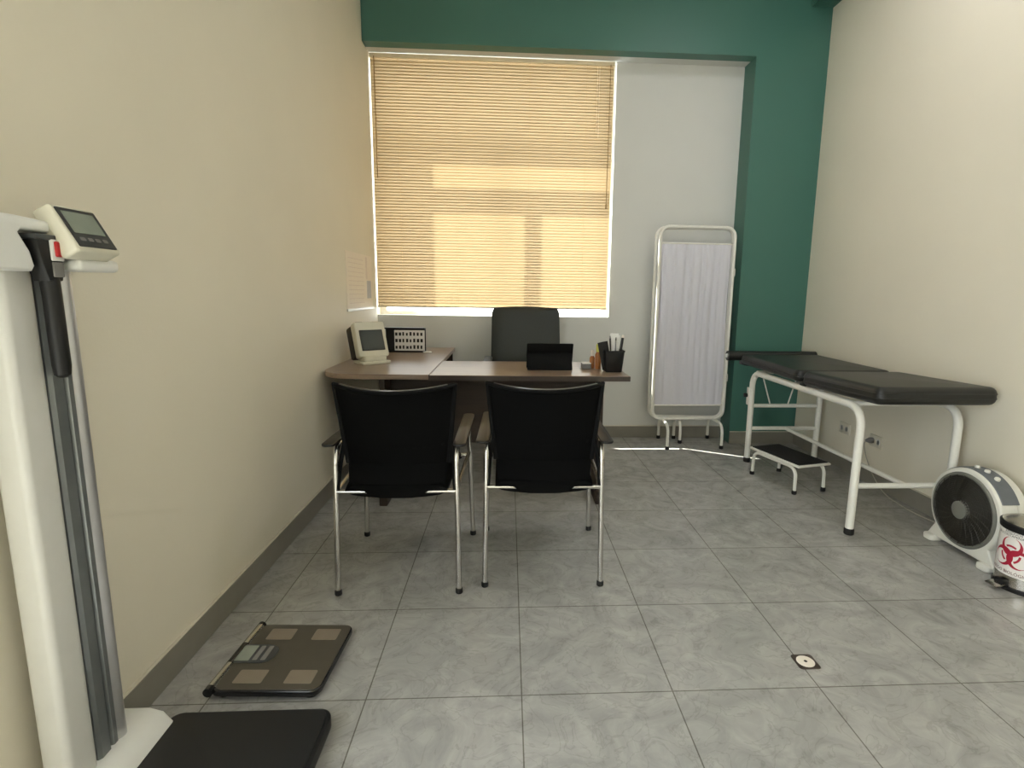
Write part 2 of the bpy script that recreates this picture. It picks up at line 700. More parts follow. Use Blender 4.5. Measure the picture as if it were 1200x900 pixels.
# ------------------------------------------------------------------ venetian blind
BX0, BX1, BZ0, BZ1 = -0.628, 1.232, 1.088, 2.975
BY = 2.985
bl = thing('window_blind', 'wide cream venetian blind lowered and closed over the sunlit window', 'blind', (0.3, BY, BZ1))
b = B(); box(b, (BX0, BY-0.018, BZ1-0.03), (BX1, BY+0.012, BZ1), 0.002, 1); obj('head_rail', b, M['rail'], bl)
b = B()
n_s = 82
z_top, z_bot = BZ1-0.040, BZ0+0.026
for i in range(n_s):
    z = z_top-(z_top-z_bot)*i/(n_s-1)
    hw, tilt, arc = 0.0165, math.radians(85), 0.0020
    row = []
    for k in range(5):
        s = -1+2*k/4
        ly = s*hw
        lz = arc*(1-s*s)
        # top edge tilted towards the glass
        yy = ly*math.cos(tilt)-lz*math.sin(tilt)
        zz = ly*math.sin(tilt)+lz*math.cos(tilt)
        row.append((b.verts.new((BX0+0.004, BY+yy, z+zz)), b.verts.new((BX1-0.004, BY+yy, z+zz))))
    for k in range(4):
        b.faces.new((row[k][0], row[k+1][0], row[k+1][1], row[k][1]))
obj('slats', b, M['slat'], bl, smooth=60)
b = B(); box(b, (BX0+0.002, BY-0.013, BZ0), (BX1-0.002, BY+0.009, BZ0+0.013), 0.003, 2); obj('bottom_rail', b, M['rail'], bl)
for x in (-0.42, 0.02, 0.58, 1.02):
    b = B(); tube(b, [(x, BY-0.0155, BZ1-0.03), (x, BY-0.0155, BZ0+0.01)], 0.0008, 6); obj('ladder_cord', b, M['ladder'], bl)
b = B(); tube(b, [(-0.592, BY-0.024, 2.95), (-0.590, BY-0.024, 2.45), (-0.590, BY-0.024, 2.08)], 0.0035, 8); obj('tilt_wand', b, M['cord'], bl)
b = B()
tube(b, [(1.10, BY-0.024, 2.95), (1.10, BY-0.024, 2.45)], 0.0022, 6)
tube(b, [(1.115, BY-0.024, 2.95), (1.115, BY-0.026, 2.42)], 0.0022, 6)
obj('lift_cord', b, M['rail'], bl)
b = B(); tube(b, [(1.20, BY-0.024, 2.95), (1.197, BY-0.025, 1.92)], 0.0028, 8); lathe(b, [(0, 0), (0.007, 0.004), (0.005, 0.04), (0, 0.045)], 12, T(1.197, BY-0.025, 1.885)); obj('cord_pull', b, M['cord'], bl)

# ------------------------------------------------------------------ unseen ceiling lamps, added to brighten the room
def lamp(x, y, power, label):
    t = thing('added_ceiling_lamp', label, 'lamp', (x, y, ZC-0.03))
    b = B()
    for lo, hi in (((x-0.31, y-0.31), (x+0.31, y-0.29)), ((x-0.31, y+0.29), (x+0.31, y+0.31)),
                   ((x-0.31, y-0.29), (x-0.29, y+0.29)), ((x+0.29, y-0.29), (x+0.31, y+0.29))):
        box(b, (lo[0], lo[1], ZC-0.03), (hi[0], hi[1], ZC), 0.002, 1)
    obj('frame', b, M['white'], t)
    b = B(); box(b, (x-0.29, y-0.29, ZC-0.02), (x+0.29, y+0.29, ZC-0.012)); obj('diffuser', b, M['led'], t)
    d = bpy.data.lights.new('added_lamp_light', 'AREA')
    d.shape = 'SQUARE'
    d.size = 0.56
    d.energy = power
    d.color = (0.965, 0.955, 0.98)
    o = bpy.data.objects.new('added_lamp_light', d)
    C.objects.link(o)
    o.parent = t
    o.location = (0, 0, -0.002)


lamp(ADDED_LAMP_POS[0][0], ADDED_LAMP_POS[0][1], ADDED_LAMP_W[0], 'square white ceiling panel lamp, unseen, added for brightness beside the chairs')
lamp(ADDED_LAMP_POS[1][0], ADDED_LAMP_POS[1][1], ADDED_LAMP_W[1], 'square white ceiling panel lamp added unseen behind the viewpoint for brightness')

# ------------------------------------------------------------------ desk (L-shaped)
ZD = 0.765
dk = thing('office_desk', 'brown L-shaped office desk with rounded corner against the left wall', 'desk', (0.2, 1.8, 0))


def desk_slab(poly, name):
    b = B()
    prism(b, poly, ZD-0.028, ZD, 0.002, seg=1)
    return obj(name, b, M['desk'], dk)


desk_slab([(-0.008, 1.475), (1.105, 1.475), (1.105, 2.10), (-0.008, 2.10)], 'desktop')
corner = [(XL+0.004, 1.70)]
for k in range(9):
    t = math.radians(180+90*k/8)
    corner.append((XL+0.004+0.20+0.20*math.cos(t), 1.695+0.20*math.sin(t)))
corner += [(-0.012, 1.485), (-0.012, 2.975), (XL+0.004, 2.975)]
desk_slab(corner, 'return_desktop')
b = B()
box(b, (-0.012, 1.4725, ZD-0.030), (1.1075, 1.4752, ZD-0.003))
box(b, (1.1050, 1.4752, ZD-0.030), (1.1078, 2.10, ZD-0.003))
obj('edge_band', b, M['deskedge'], dk)
b = B(); box(b, (-0.012, 1.4745, ZD-0.030), (-0.006, 1.49, ZD+0.0005)); obj('seam', b, M['ink'], dk)
for x in (0.945, -0.30):
    b = B(); box(b, (x, 1.56, 0.055), (x+0.03, 2.06, ZD-0.028), 0.002, 1); lg = obj('side_panel', b, M['deskdark'], dk)
    b = B(); box(b, (x-0.008, 1.50, 0), (x+0.038, 2.08, 0.055), 0.006, 2); obj('foot', b, M['deskdark'], lg)
b = B(); box(b, (-0.27, 1.70, 0.32), (0.945, 1.72, ZD-0.028), 0.001, 1); obj('modesty_panel', b, M['deskdark'], dk)
b = B(); box(b, (XL+0.02, 2.94, 0), (-0.03, 2.965, ZD-0.028), 0.001, 1); obj('end_panel', b, M['deskdark'], dk)

# ------------------------------------------------------------------ visitor chairs
def make_visitor_chair(label):
    """origin on the floor below the seat centre; the back faces -y"""
    t = thing('visitor_chair', label, 'chair', (0, 0, 0), group='visitor chairs in front of the desk')
    W = 0.235
    for s in (-1, 1):
        b = B()
        tube(b, [(s*(W+0.008), -0.255, 0.012), (s*W, -0.235, 0.615), (s*(W+0.012), 0.265, 0.625), (s*(W+0.030), 0.285, 0.012)], 0.0112, 12, rnd=0.07)
        # side bar that carries the seat
        tube(b, [(s*W, -0.245, 0.433), (s*(W+0.014), 0.275, 0.440)], 0.009, 10)
        fr = obj('side_frame', b, M['chrome'], t)
        for y, xx in ((-0.255, W+0.008), (0.285, W+0.030)):
            b = B(); lathe(b, [(0.0125, 0), (0.0145, 0.003), (0.0145, 0.018), (0.0125, 0.022)], 14, T(s*xx, y, 0)); obj('foot_cap', b, M['rubber'], fr)
        b = B()
        prism(b, rrect(-0.026, -0.28, 0.026, 0.27, 0.022), 0, 0.011, 0.004, T(s*(W+0.016), 0, 0.624))
        obj('armrest', b, M['black'], t)
    b = B(); tube(b, [(-W, -0.242, 0.432), (W, -0.242, 0.432)], 0.0095, 12); obj('cross_bar', b, M['chrome'], t)
    b = B(); tube(b, [(-W-0.012, 0.25, 0.432), (W+0.012, 0.25, 0.432)], 0.0095, 12); obj('front_bar', b, M['chrome'], t)
    # seat cushion: waterfall front, rear edge dips below the bar in the middle
    b = B()
    nx, ny = 14, 14
    top, bot = [], []
    for j in range(ny+1):
        v = j/ny
        y = -0.250+0.53*v
        hw = 0.200+0.012*v
        for lst, base in ((top, 0.472), (bot, 0.425)):
            row = []
            for i in range(nx+1):
                u = -1+2*i/nx
                z = base
                edge = max(0, abs(u)-0.8)/0.2
                if lst is top:
                    z -= 0.018*edge**2 + 0.012*max(0, 1-v/0.12)**2 + 0.03*max(0, (v-0.82)/0.18)**2
                else:
                    z += 0.008*edge**2 - 0.03*max(0, (v-0.82)/0.18)**2 - 0.018*(1-u*u)*max(0, 1-v/0.25)
                row.append(b.verts.new((u*hw, y, z)))
            lst.append(row)
    for g, flip in ((top, 0), (bot, 1)):
        for j in range(ny):
            for i in range(nx):
                b.faces.new((g[j][i], g[j][i+1], g[j+1][i+1], g[j+1][i]))
    for j in range(ny):
        b.faces.new((top[j][0], top[j+1][0], bot[j+1][0], bot[j][0]))
        b.faces.new((top[j][nx], bot[j][nx], bot[j+1][nx], top[j+1][nx]))
    for i in range(nx):
        b.faces.new((top[0][i], bot[0][i], bot[0][i+1], top[0][i+1]))
        b.faces.new((top[ny][i], top[ny][i+1], bot[ny][i+1], bot[ny][i]))
    obj('seat', b, M['blackfab'], t, smooth=60)

    # backrest: net panel bowed towards the rear, widest at the top
    def back(u, v):
        hw = 0.200+0.032*v
        x = u*hw
        bow = 0.095*(1-u*u)
        y = -0.185-0.035*v-bow*(0.40+0.60*v)
        z = 0.535+0.325*v-0.016*(1-u*u)*v
        return Vector((x, y, z))
    b = B()
    nx, ny = 20, 14
    for off in (0, 0.004):
        g = [[b.verts.new(back(-1+2*i/nx, j/ny)+Vector((0, off, 0))) for i in range(nx+1)] for j in range(ny+1)]
        for j in range(ny):
            for i in range(nx):
                b.faces.new((g[j][i], g[j][i+1], g[j+1][i+1], g[j+1][i]))
    bk = obj('backrest', b, M['net'], t, smooth=60)
    ring = [back(-1, j/8) for j in range(9)] + [back(-1+2*i/14, 1) for i in range(1, 14)] + \
           [back(1, 1-j/8) for j in range(9)]
    b = B(); tube(b, ring, 0.0100, 10); obj('back_frame', b, M['mattblack'], bk)
    b = B()
    pts = [back(-0.88+1.76*i/12, 1)+Vector((0, -0.003, 0.006)) for i in range(13)]
    tube(b, pts, 0.0045, 8)
    obj('top_trim', b, M['chromed'], bk)
    # lumbar bar and lower shell joining back and seat
    b = B()
    pts = [back(-1+2*i/12, 0.27)+Vector((0, 0.012, 0)) for i in range(13)]
    tube(b, pts, 0.011, 10, flat=1.8)
    obj('lumbar_bar', b, M['mattblack'], bk)
    b = B()
    g = []
    for j in range(7):
        v = j/6
        row = []
        for i in range(13):
            u = -1+2*i/12
            p = back(u, 0)
            q = Vector((u*0.186, -0.236-0.022*(1-u**4), 0.436-0.026*max(0, 1-abs(u/0.66)**6)))
            w_ = v
            row.append(p.lerp(q, w_)+Vector((0, -0.004*math.sin(PI*v), 0)))
        g.append(row)
    for off in (0, 0.006):
        vv = [[b.verts.new(p+Vector((0, off, 0))) for p in row] for row in g]
        for j in range(6):
            for i in range(12):
                b.faces.new((vv[j][i], vv[j][i+1], vv[j+1][i+1], vv[j+1][i]))
    obj('lower_back', b, M['blackfab'], t, smooth=60)
    for s in (-1, 1):
        b = B()
        tube(b, [back(s, 0.28), Vector((s*0.225, -0.20, 0.55)), Vector((s*0.226, -0.235, 0.50)), Vector((s*0.23, -0.243, 0.44))], 0.009, 10, rnd=0.04)
        obj('back_bracket', b, M['mattblack'], t)
    return t


ch = make_visitor_chair('black net-back visitor chair, left of the two before the desk')
ch.location = (-0.015, 0.838, 0)
dup(ch, (0.577, 0.880, 0), 'black net-back visitor chair, right of the two before the desk', math.radians(-0.8))

# ------------------------------------------------------------------ office chair behind the desk
ex = thing('office_chair', 'dark leatherette office chair with tall back behind the desk', 'chair', (0.56, 2.50, 0), math.radians(180), absolute=False)
# local frame: sitter faces +y, turned round so that the sitter looks at the viewer
b = B()
nx, ny = 16, 18


def exback(u, v, f):
    hw = 0.272*(1-0.03*v)*(1-0.05*max(0, (v-0.92)/0.08)**2)
    th = 0.045*(1-abs(u)**4)*(1-0.55*abs(2*v-1)**6)
    y = -0.25-0.10*v+0.05*math.sin(PI*v)*0.6+0.03*u*u + f*(0.012+th)
    z = 0.50+0.61*v-0.012*u*u*max(0, (v-0.85)/0.15)
    return Vector((u*hw, y, z))


gg = {}
for f in (1, -1):
    gg[f] = [[b.verts.new(exback(-1+2*i/nx, j/ny, f)) for i in range(nx+1)] for j in range(ny+1)]
    for j in range(ny):
        for i in range(nx):
            q = gg[f]
            b.faces.new((q[j][i], q[j][i+1], q[j+1][i+1], q[j+1][i]))
for j in range(ny):
    for i in (0, nx):
        b.faces.new((gg[1][j][i], gg[1][j+1][i], gg[-1][j+1][i], gg[-1][j][i]))
for i in range(nx):
    for j in (0, ny):
        b.faces.new((gg[1][j][i], gg[1][j][i+1], gg[-1][j][i+1], gg[-1][j][i]))
obj('backrest', b, M['leather'], ex, smooth=60)
b = B()
prism(b, rrect(-0.245, -0.24, 0.245, 0.25, 0.07), 0.42, 0.52, 0.035, seg=4)
obj('seat', b, M['leather'], ex, smooth=60)
for s in (-1, 1):
    b = B()
    tube(b, [(s*0.22, -0.05, 0.42), (s*0.285, -0.05, 0.44), (s*0.285, -0.10, 0.70), (s*0.285, 0.14, 0.71)], 0.013, 10, rnd=0.05)
    ar = obj('arm_frame', b, M['black'], ex)
    b = B(); prism(b, rrect(-0.03, -0.17, 0.03, 0.16, 0.028), 0.705, 0.735, 0.01, T(s*0.285, 0, 0), seg=3); obj('arm_pad', b, M['black'], ar)
b = B(); lathe(b, [(0.03, 0.09), (0.03, 0.26), (0.018, 0.265), (0.018, 0.40)], 20); box(b, (-0.10, -0.10, 0.395), (0.10, 0.10, 0.425), 0.008, 2); obj('gas_lift', b, M['black'], ex)
b = B(); box(b, (-0.035, -0.30, 0.40), (0.035, -0.02, 0.415), 0.004, 2); tube(b, [(0, -0.29, 0.41), (0, -0.335, 0.46), (0, -0.33, 0.62)], 0.02, 12, rnd=0.04, flat=0.4); obj('back_support', b, M['black'], ex)
for k in range(5):
    a = 2*PI*k/5+0.3
    d = Vector((math.cos(a), math.sin(a), 0))
    b = B(); tube(b, [d*0.02+Vector((0, 0, 0.115)), d*0.29+Vector((0, 0, 0.075))], [0.028, 0.018], 10, flat=0.7); lg = obj('leg', b, M['black'], ex)
    b = B()
    for o_ in (-0.014, 0.014):
        n_ = Vector((-d.y, d.x, 0))
        c_ = d*0.29+Vector((0, 0, 0.026))+n_*o_
        tube(b, [c_-n_*0.009, c_+n_*0.009], 0.025, 18)
    tube(b, [d*0.29+Vector((0, 0, 0.03)), d*0.29+Vector((0, 0, 0.08))], 0.008, 8)
    obj('caster', b, M['blackgl'], lg)

# ------------------------------------------------------------------ folding privacy screen
fs = thing('folding_screen', 'white folding privacy screen with gathered cloth beside the green pillar', 'screen', (1.85, 2.82, 0))


def screen_panel(xa, xb, ya, yb, z0, z1, feet):
    def P(u, z, dy=0.0):
        return Vector((xa+(xb-xa)*u, ya+(yb-ya)*u+dy, z))
    L = math.hypot(xb-xa, yb-ya)
    b = B()
    tube(b, [P(0, z0), P(0, z1), P(1, z1), P(1, z0)], 0.0135, 12, rnd=0.075, closed=True)
    fr = obj('frame', b, M['whitetube'], fs)
    for z in (z1-0.125, z0+0.11):
        b = B(); tube(b, [P(0.01, z), P(0.99, z)], 0.006, 8); obj('curtain_rod', b, M['whitetube'], fr)
    # gathered cloth
    b = B()
    nu, nv = 90, 26
    rows = []
    zt, zb = z1-0.118, z0+0.105
    for j in range(nv+1):
        v = j/nv
        row = []
        for i in range(nu+1):
            u = i/nu
            amp = 0.010*(0.45+0.55*math.sin(PI*min(1, max(0, v))) )
            wv = math.sin(u*58+1.3*math.sin(u*9+v*1.5))*0.55+math.sin(u*31+2.1+0.8*v)*0.6+math.sin(u*97+v*2)*0.2
            if v < 0.03 or v > 0.97:
                amp *= 0.35
            uu_ = 0.035+0.93*u+0.012*math.sin(v*5+u*3)*math.sin(PI*v)
            row.append(b.verts.new(P(uu_, zt+(zb-zt)*v, amp*wv)))
        rows.append(row)
    for j in range(nv):
        for i in range(nu):
            b.faces.new((rows[j][i], rows[j][i+1], rows[j+1][i+1], rows[j+1][i]))
    obj('curtain', b, M['curtain'], fs, smooth=80)
    for a, d in feet:
        a, d = Vector((a[0], a[1], 0)), Vector((d[0], d[1], 0))
        b = B()
        tube(b, [a+Vector((0, 0, 0.02)), Vector((a.x, a.y, z0-0.016)), Vector((d.x, d.y, z0-0.016)), d+Vector((0, 0, 0.02))], 0.0115, 12, rnd=0.075)
        ft = obj('foot', b, M['whitetube'], fs)
        for q in (a, d):
            b = B(); lathe(b, [(0.013, 0), (0.016, 0.003), (0.016, 0.024), (0.012, 0.028)], 14, T(q.x, q.y, 0)); obj('foot_cap', b, M['rubber'], ft)


screen_panel(1.606, 2.203, 2.800, 2.810, 0.212, 1.742, [((1.690, 2.615), (1.712, 2.955)), ((2.137, 2.635), (2.140, 2.955))])
screen_panel(1.598, 2.203, 2.885, 2.842, 0.212, 1.742, [((1.850, 2.80), (1.842, 2.945))])
for z in (0.55, 1.40):
    b = B()
    tube(b, [(2.222, 2.826, z-0.03), (2.222, 2.826, z+0.03)], 0.008, 10)
    box(b, (2.204, 2.807, z-0.02), (2.224, 2.813, z+0.02))
    box(b, (2.204, 2.839, z-0.02), (2.224, 2.845, z+0.02))
    obj('hinge', b, M['whitetube'], fs)

# ------------------------------------------------------------------ examination couch
co = thing('examination_couch', 'long black padded examination couch on white tube frame by right wall', 'couch', (2.46, 1.7, 0))
CX0, CX1, CY0, CY1, CZ = 2.20, 2.715, 1.08, 2.305, 0.672
for x in (CX0, CX1):
    b = B()
    tube(b, [(x, CY0, 0.02), (x, CY0, CZ), (x, CY1, CZ), (x, CY1, 0.02)], 0.0205, 14, rnd=0.10)
    fr = obj('side_frame', b, M['whitetube'], co)
    for y in (CY0, CY1):
        b = B(); lathe(b, [(0.0215, 0), (0.0245, 0.004), (0.0245, 0.028), (0.0215, 0.034)], 18, T(x, y, 0)); obj('foot_cap', b, M['rubber'], fr)
for y, z in ((CY0, 0.262), (CY1, 0.255), (CY1, 0.425)):
    b = B(); tube(b, [(CX0, y, z), (CX1, y, z)], 0.0145, 12); obj('cross_bar', b, M['whitetube'], co)
b = B(); tube(b, [(2.475, CY0, 0.262), (2.475, CY1, 0.255)], 0.0130, 12); obj('stretcher', b, M['whitetube'], co)
for y in (1.15, 1.62, 1.75, 2.25):
    b = B(); tube(b, [(CX0, y, CZ+0.008), (CX1, y, CZ+0.008)], 0.012, 10); obj('top_bar', b, M['whitetube'], co)
for a, d in (((2.245, 2.25, 0.655), (2.345, CY1, 0.43)), ((2.50, 2.25, 0.655), (2.475, CY1, 0.43))):
    b = B(); tube(b, [a, d], 0.005, 8); obj('brace_rod', b, M['whitetube'], co)


def pad(name, y0, y1, x0, x1, z0, z1, tilt):
    b = B()
    cy, cz = (y0+y1)/2, (z0+z1)/2
    h = (z1-z0)/2
    m = T((x0+x1)/2, cy, cz) @ R(tilt, 'X')
    prism(b, rrect(-(x1-x0)/2, -(y1-y0)/2, (x1-x0)/2, (y1-y0)/2, 0.045), -h, h, 0.032, m, seg=5)
    o = obj(name, b, M['couchleather'], co, smooth=60)
    b = B()
    for zz in (-h+0.032, h-0.032):
        ring = [m @ Vector((p[0]*1.001, p[1]*1.001, zz)) for p in rrect(-(x1-x0)/2, -(y1-y0)/2, (x1-x0)/2, (y1-y0)/2, 0.045)]
        tube(b, ring, 0.0028, 6, closed=True)
    obj('piping', b, M['couchleather'], o)
    return o


pad('foot_pad', 0.925, 1.612, 2.165, 2.775, 0.704, 0.792, -1.6)
pad('back_pad', 1.655, 2.475, 2.165, 2.775, 0.708, 0.782, 0.6)
b = B(); box(b, (2.19, 1.60, 0.685), (2.75, 1.665, 0.712), 0.004, 2); obj('pad_hinge', b, M['black'], co)
b = B(); tube(b, [(2.085, 2.515, 0.768), (2.77, 2.515, 0.768)], [0.037, 0.037], 20); hr = obj('head_roll', b, M['couchleather'], co)
b = B(); tube(b, [(2.075, 2.515, 0.768), (2.086, 2.515, 0.768)], 0.015, 16); obj('end_cap', b, M['silver'], hr)
for x in (2.20, 2.70):
    b = B(); box(b, (x, 2.44, 0.70), (x+0.035, 2.56, 0.735), 0.004); obj('roll_bracket', b, M['black'], co)
b = B(); box(b, (2.172, CY1-0.012, 0.43), (2.184, CY1+0.028, 0.56), 0.006, 3); br = obj('ratchet_plate', b, M['whitetube'], co)
b = B(); tube(b, [(2.15, CY1+0.02, 0.50), (2.175, CY1+0.015, 0.50)], 0.014, 14); obj('knob', b, M['black'], br)

# ------------------------------------------------------------------ step stool
st = thing('step_stool', 'low white step stool with black ribbed tread under the couch', 'stool', (2.27, 1.86, 0), math.radians(14.5), absolute=False)
SW, SL, SH = 0.125, 0.205, 0.192
b = B(); box(b, (-SW, -SL-0.02, SH-0.016), (SW, SL+0.02, SH-0.002), 0.004, 2); obj('tread_frame', b, M['whitetube'], st)
b = B(); box(b, (-SW+0.012, -SL-0.008, SH-0.003), (SW-0.012, SL+0.008, SH+0.003), 0.002, 1)
for k in range(12):
    xx = -SW+0.028+k*(2*SW-0.056)/11
    box(b, (xx-0.004, -SL, SH+0.002), (xx+0.004, SL, SH+0.006), 0.001, 1)
obj('tread', b, M['rubber'], st)
for s in (-1, 1):
    b = B()
    tube(b, [(s*(SW-0.012), -SL+0.01, 0.016), (s*(SW-0.014), -SL+0.015, SH-0.026), (s*(SW-0.014), SL-0.015, SH-0.026), (s*(SW-0.012), SL-0.01, 0.016)], 0.0105, 12, rnd=0.055)
    fr = obj('leg_frame', b, M['whitetube'], st)
    for y in (-SL+0.01, SL-0.01):
        b = B(); lathe(b, [(0.012, 0), (0.0150, 0.003), (0.0150, 0.020), (0.012, 0.024)], 14, T(s*(SW-0.012), y, 0)); obj('foot_cap', b, M['rubber'], fr)

# ------------------------------------------------------------------ box fan on the floor
fan = thing('floor_fan', 'white round floor fan with dark grille by the right wall', 'fan', (2.69, 0.86, 0))
FY, FZ, FR = 0.857, 0.222, 0.172
FX0, FX1 = 2.600, 2.745
MX = T(FX0, FY, FZ) @ R(90, 'Y') @ R(0, 'Z')


def fan_outline(r, base):
    pts = []
    for k in range(49):
        a = math.radians(-40+260*k/48)
        pts.append((FY+r*math.cos(a), FZ+r*math.sin(a)))
    pts += [(FY-r*0.97, base), (FY+r*0.97, base)]
    return pts


def extrude_x(b, poly, x0, x1, bev=0.0, seg=3):
    t_ = B()
    prism(t_, poly, x0, x1, bev, seg=seg)
    for v in t_.verts:
        v.co = Vector((v.co.z, v.co.x, v.co.y))
    return merge(b, t_)


b = B(); extrude_x(b, fan_outline(FR+0.030, 0.022), FX0, FX0+0.085, 0.010)
hs = obj('housing', b, M['fanwhite'], fan)
b = B(); extrude_x(b, fan_outline(FR+0.024, 0.026), FX0+0.085, FX1, 0.014); obj('rear_housing', b, M['fanwhite'], fan)
b = B()
rr_ = [Vector((FX0-0.002, FY+FR*math.cos(2*PI*k/64), FZ+FR*math.sin(2*PI*k/64))) for k in range(64)]
tube(b, rr_, 0.009, 10, closed=True)
obj('front_ring', b, M['fanhub'], fan)
b = B(); lathe(b, [(0, -0.001), (FR-0.002, -0.001), (FR-0.002, 0.0005), (0, 0.0005)], 48, T(FX0-0.001, FY, FZ) @ R(-90, 'Y')); obj('inner_shadow_disc', b, M['fangrill'], fan).name = 'shade_disc'  # dark disc paints the shaded inside of the fan behind the grille
gr = B()
for r in [0.05+0.0095*k for k in range(13)]:
    ring = [Vector((FX0-0.010-0.010*(1-(r/FR)**2), FY+r*math.cos(2*PI*k/48), FZ+r*math.sin(2*PI*k/48))) for k in range(48)]
    tube(gr, ring, 0.0016, 5, closed=True)
for k in range(24):
    a = 2*PI*k/24
    pts = []
    for q in range(6):
        r = 0.04+(FR-0.044)*q/5
        aa = a+0.5*(r/FR)
        pts.append(Vector((FX0-0.009-0.010*(1-(r/FR)**2), FY+r*math.cos(aa), FZ+r*math.sin(aa))))
    tube(gr, pts, 0.0022, 5)
g_ = obj('grille', gr, M['fangrill'], fan)
b = B(); lathe(b, [(0, 0.030), (0.025, 0.029), (0.042, 0.024), (0.044, 0.004), (0.0, 0.004)], 32, T(FX0, FY, FZ) @ R(-90, 'Y')); obj('hub', b, M['fanhub'], g_)
# curved control panel over the top of the body
b = B()
na = 26
rows = [math.radians(152-((152-50)*k/na)) for k in range(na+1)]
vv = []
for a in rows:
    ca, sa = math.cos(a), math.sin(a)
    ring = []
    for x, r in ((FX0+0.012, FR+0.0300), (FX0+0.016, FR+0.0335), (FX0+0.092, FR+0.0335), (FX0+0.096, FR+0.0230)):
        ring.append(b.verts.new((x, FY+r*ca, FZ+r*sa)))
    vv.append(ring)
for k in range(na):
    for q in range(3):
        b.faces.new((vv[k][q], vv[k][q+1], vv[k+1][q+1], vv[k+1][q]))
b.faces.new(vv[0]); b.faces.new(vv[-1])
pn = obj('control_panel', b, M['fangrey'], fan)
for a in (86, 101, 117):
    ca, sa = math.cos(math.radians(a)), math.sin(math.radians(a))
    n_ = Vector((0, ca, sa))
    c_ = Vector((FX0+0.054, FY, FZ))+n_*(FR+0.0330)
    b = B(); tube(b, [c_, c_+n_*0.008, c_+n_*0.011], [0.012, 0.0115, 0.009], 18); obj('button', b, M['fanwhite'], pn)
for y in (FY-FR*0.93, FY+FR*0.93):
    b = B(); prism(b, rrect(FX0-0.030, y-0.032, FX1-0.01, y+0.032, 0.02), 0, 0.030, 0.008, seg=3)
    obj('foot', b, M['fanwhite'], fan)

# ------------------------------------------------------------------ pedal bin with biohazard sticker
BXc, BYc, BR, BH = 2.640, 0.555, 0.103, 0.262
bn = thing('pedal_bin', 'small stainless steel pedal bin with red biohazard sticker beside the fan', 'bin', (BXc, BYc, 0))
MB_ = T(BXc, BYc, 0)
b = B(); lathe(b, [(BR-0.004, 0.016), (BR, 0.020), (BR, BH), (BR-0.004, BH+0.002), (BR-0.006, BH-0.02), (0, BH-0.02)], 56, MB_); obj('body', b, M['steel'], bn)
b = B(); lathe(b, [(BR-0.01, 0), (BR+0.004, 0.0), (BR+0.005, 0.014), (BR+0.001, 0.020), (0, 0.018)], 56, MB_); obj('base_ring', b, M['black'], bn)
b = B(); lathe(b, [(BR-0.008, BH-0.004), (BR+0.004, BH-0.002), (BR+0.006, BH+0.022), (BR-0.002, BH+0.026), (BR-0.02, BH+0.02), (BR-0.02, BH+0.004)], 56, MB_); obj('rim', b, M['black'], bn)
b = B(); lathe(b, [(BR-0.001, BH+0.022), (BR-0.002, BH+0.028), (BR*0.75, BH+0.038), (BR*0.4, BH+0.043), (0, BH+0.045)], 56, MB_); obj('lid', b, M['steel'], bn)
ANG = math.radians(213)                     # the side with pedal and sticker


def wrap(bm_, r, zc, ang):
    for v in bm_.verts:
        a = ang+v.co.x/r
        v.co = Vector((BXc+(r+v.co.z)*math.cos(a), BYc+(r+v.co.z)*math.sin(a), zc+v.co.y))
    return bm_


SA = math.radians(190)
b = B()
nk = 40
for k in range(nk):
    x0_, x1_ = -0.10+0.20*k/nk, -0.10+0.20*(k+1)/nk
    b.faces.new([b.verts.new(p) for p in ((x0_, -0.090, 0.0006), (x1_, -0.090, 0.0006), (x1_, 0.102, 0.0006), (x0_, 0.102, 0.0006))])
bmesh.ops.remove_doubles(b, verts=b.verts, dist=1e-5)
wrap(b, BR, 0.155, SA)
stk = obj('sticker', b, M['sticker'], bn)


def biohazard(scale, z):
    b = B()
    N = 40

    def strip(inner, outer):
        va = [b.verts.new((p[0]*scale, p[1]*scale, z)) for p in inner]
        vb = [b.verts.new((p[0]*scale, p[1]*scale, z)) for p in outer]
        for i in range(len(va)-1):
            b.faces.new((va[i], va[i+1], vb[i+1], vb[i]))
    for k in range(3):
        th = math.radians(90+120*k)
        d = (math.cos(th), math.sin(th))
        Co, Ro, Ci, Ri = 0.44, 0.56, 0.58, 0.415
        inn, out = [], []
        for i in range(N+1):
            a = math.radians(24+(312)*i/N)
            ca, sa = math.cos(th+a), math.sin(th+a)
            pi_ = (d[0]*Ci+Ri*ca, d[1]*Ci+Ri*sa)
            # matching point of the outer circle along the same ray from the inner centre
            ox, oy = d[0]*(Ci-Co), d[1]*(Ci-Co)
            bq = ox*ca+oy*sa
            cq = ox*ox+oy*oy-Ro*Ro
            s_ = -bq+math.sqrt(max(0, bq*bq-cq))
            s_ = max(s_, Ri+0.01)
            inn.append(pi_)
            out.append((d[0]*Ci+s_*ca, d[1]*Ci+s_*sa))
        strip(inn, out)
    # the broken ring in the middle
    for k in range(3):
        a0 = 90+120*k-32
        arc = [math.radians(a0+64*i/14) for i in range(15)]
        strip([(0.42*math.cos(a), 0.42*math.sin(a)) for a in arc], [(0.53*math.cos(a), 0.53*math.sin(a)) for a in arc])
    return b


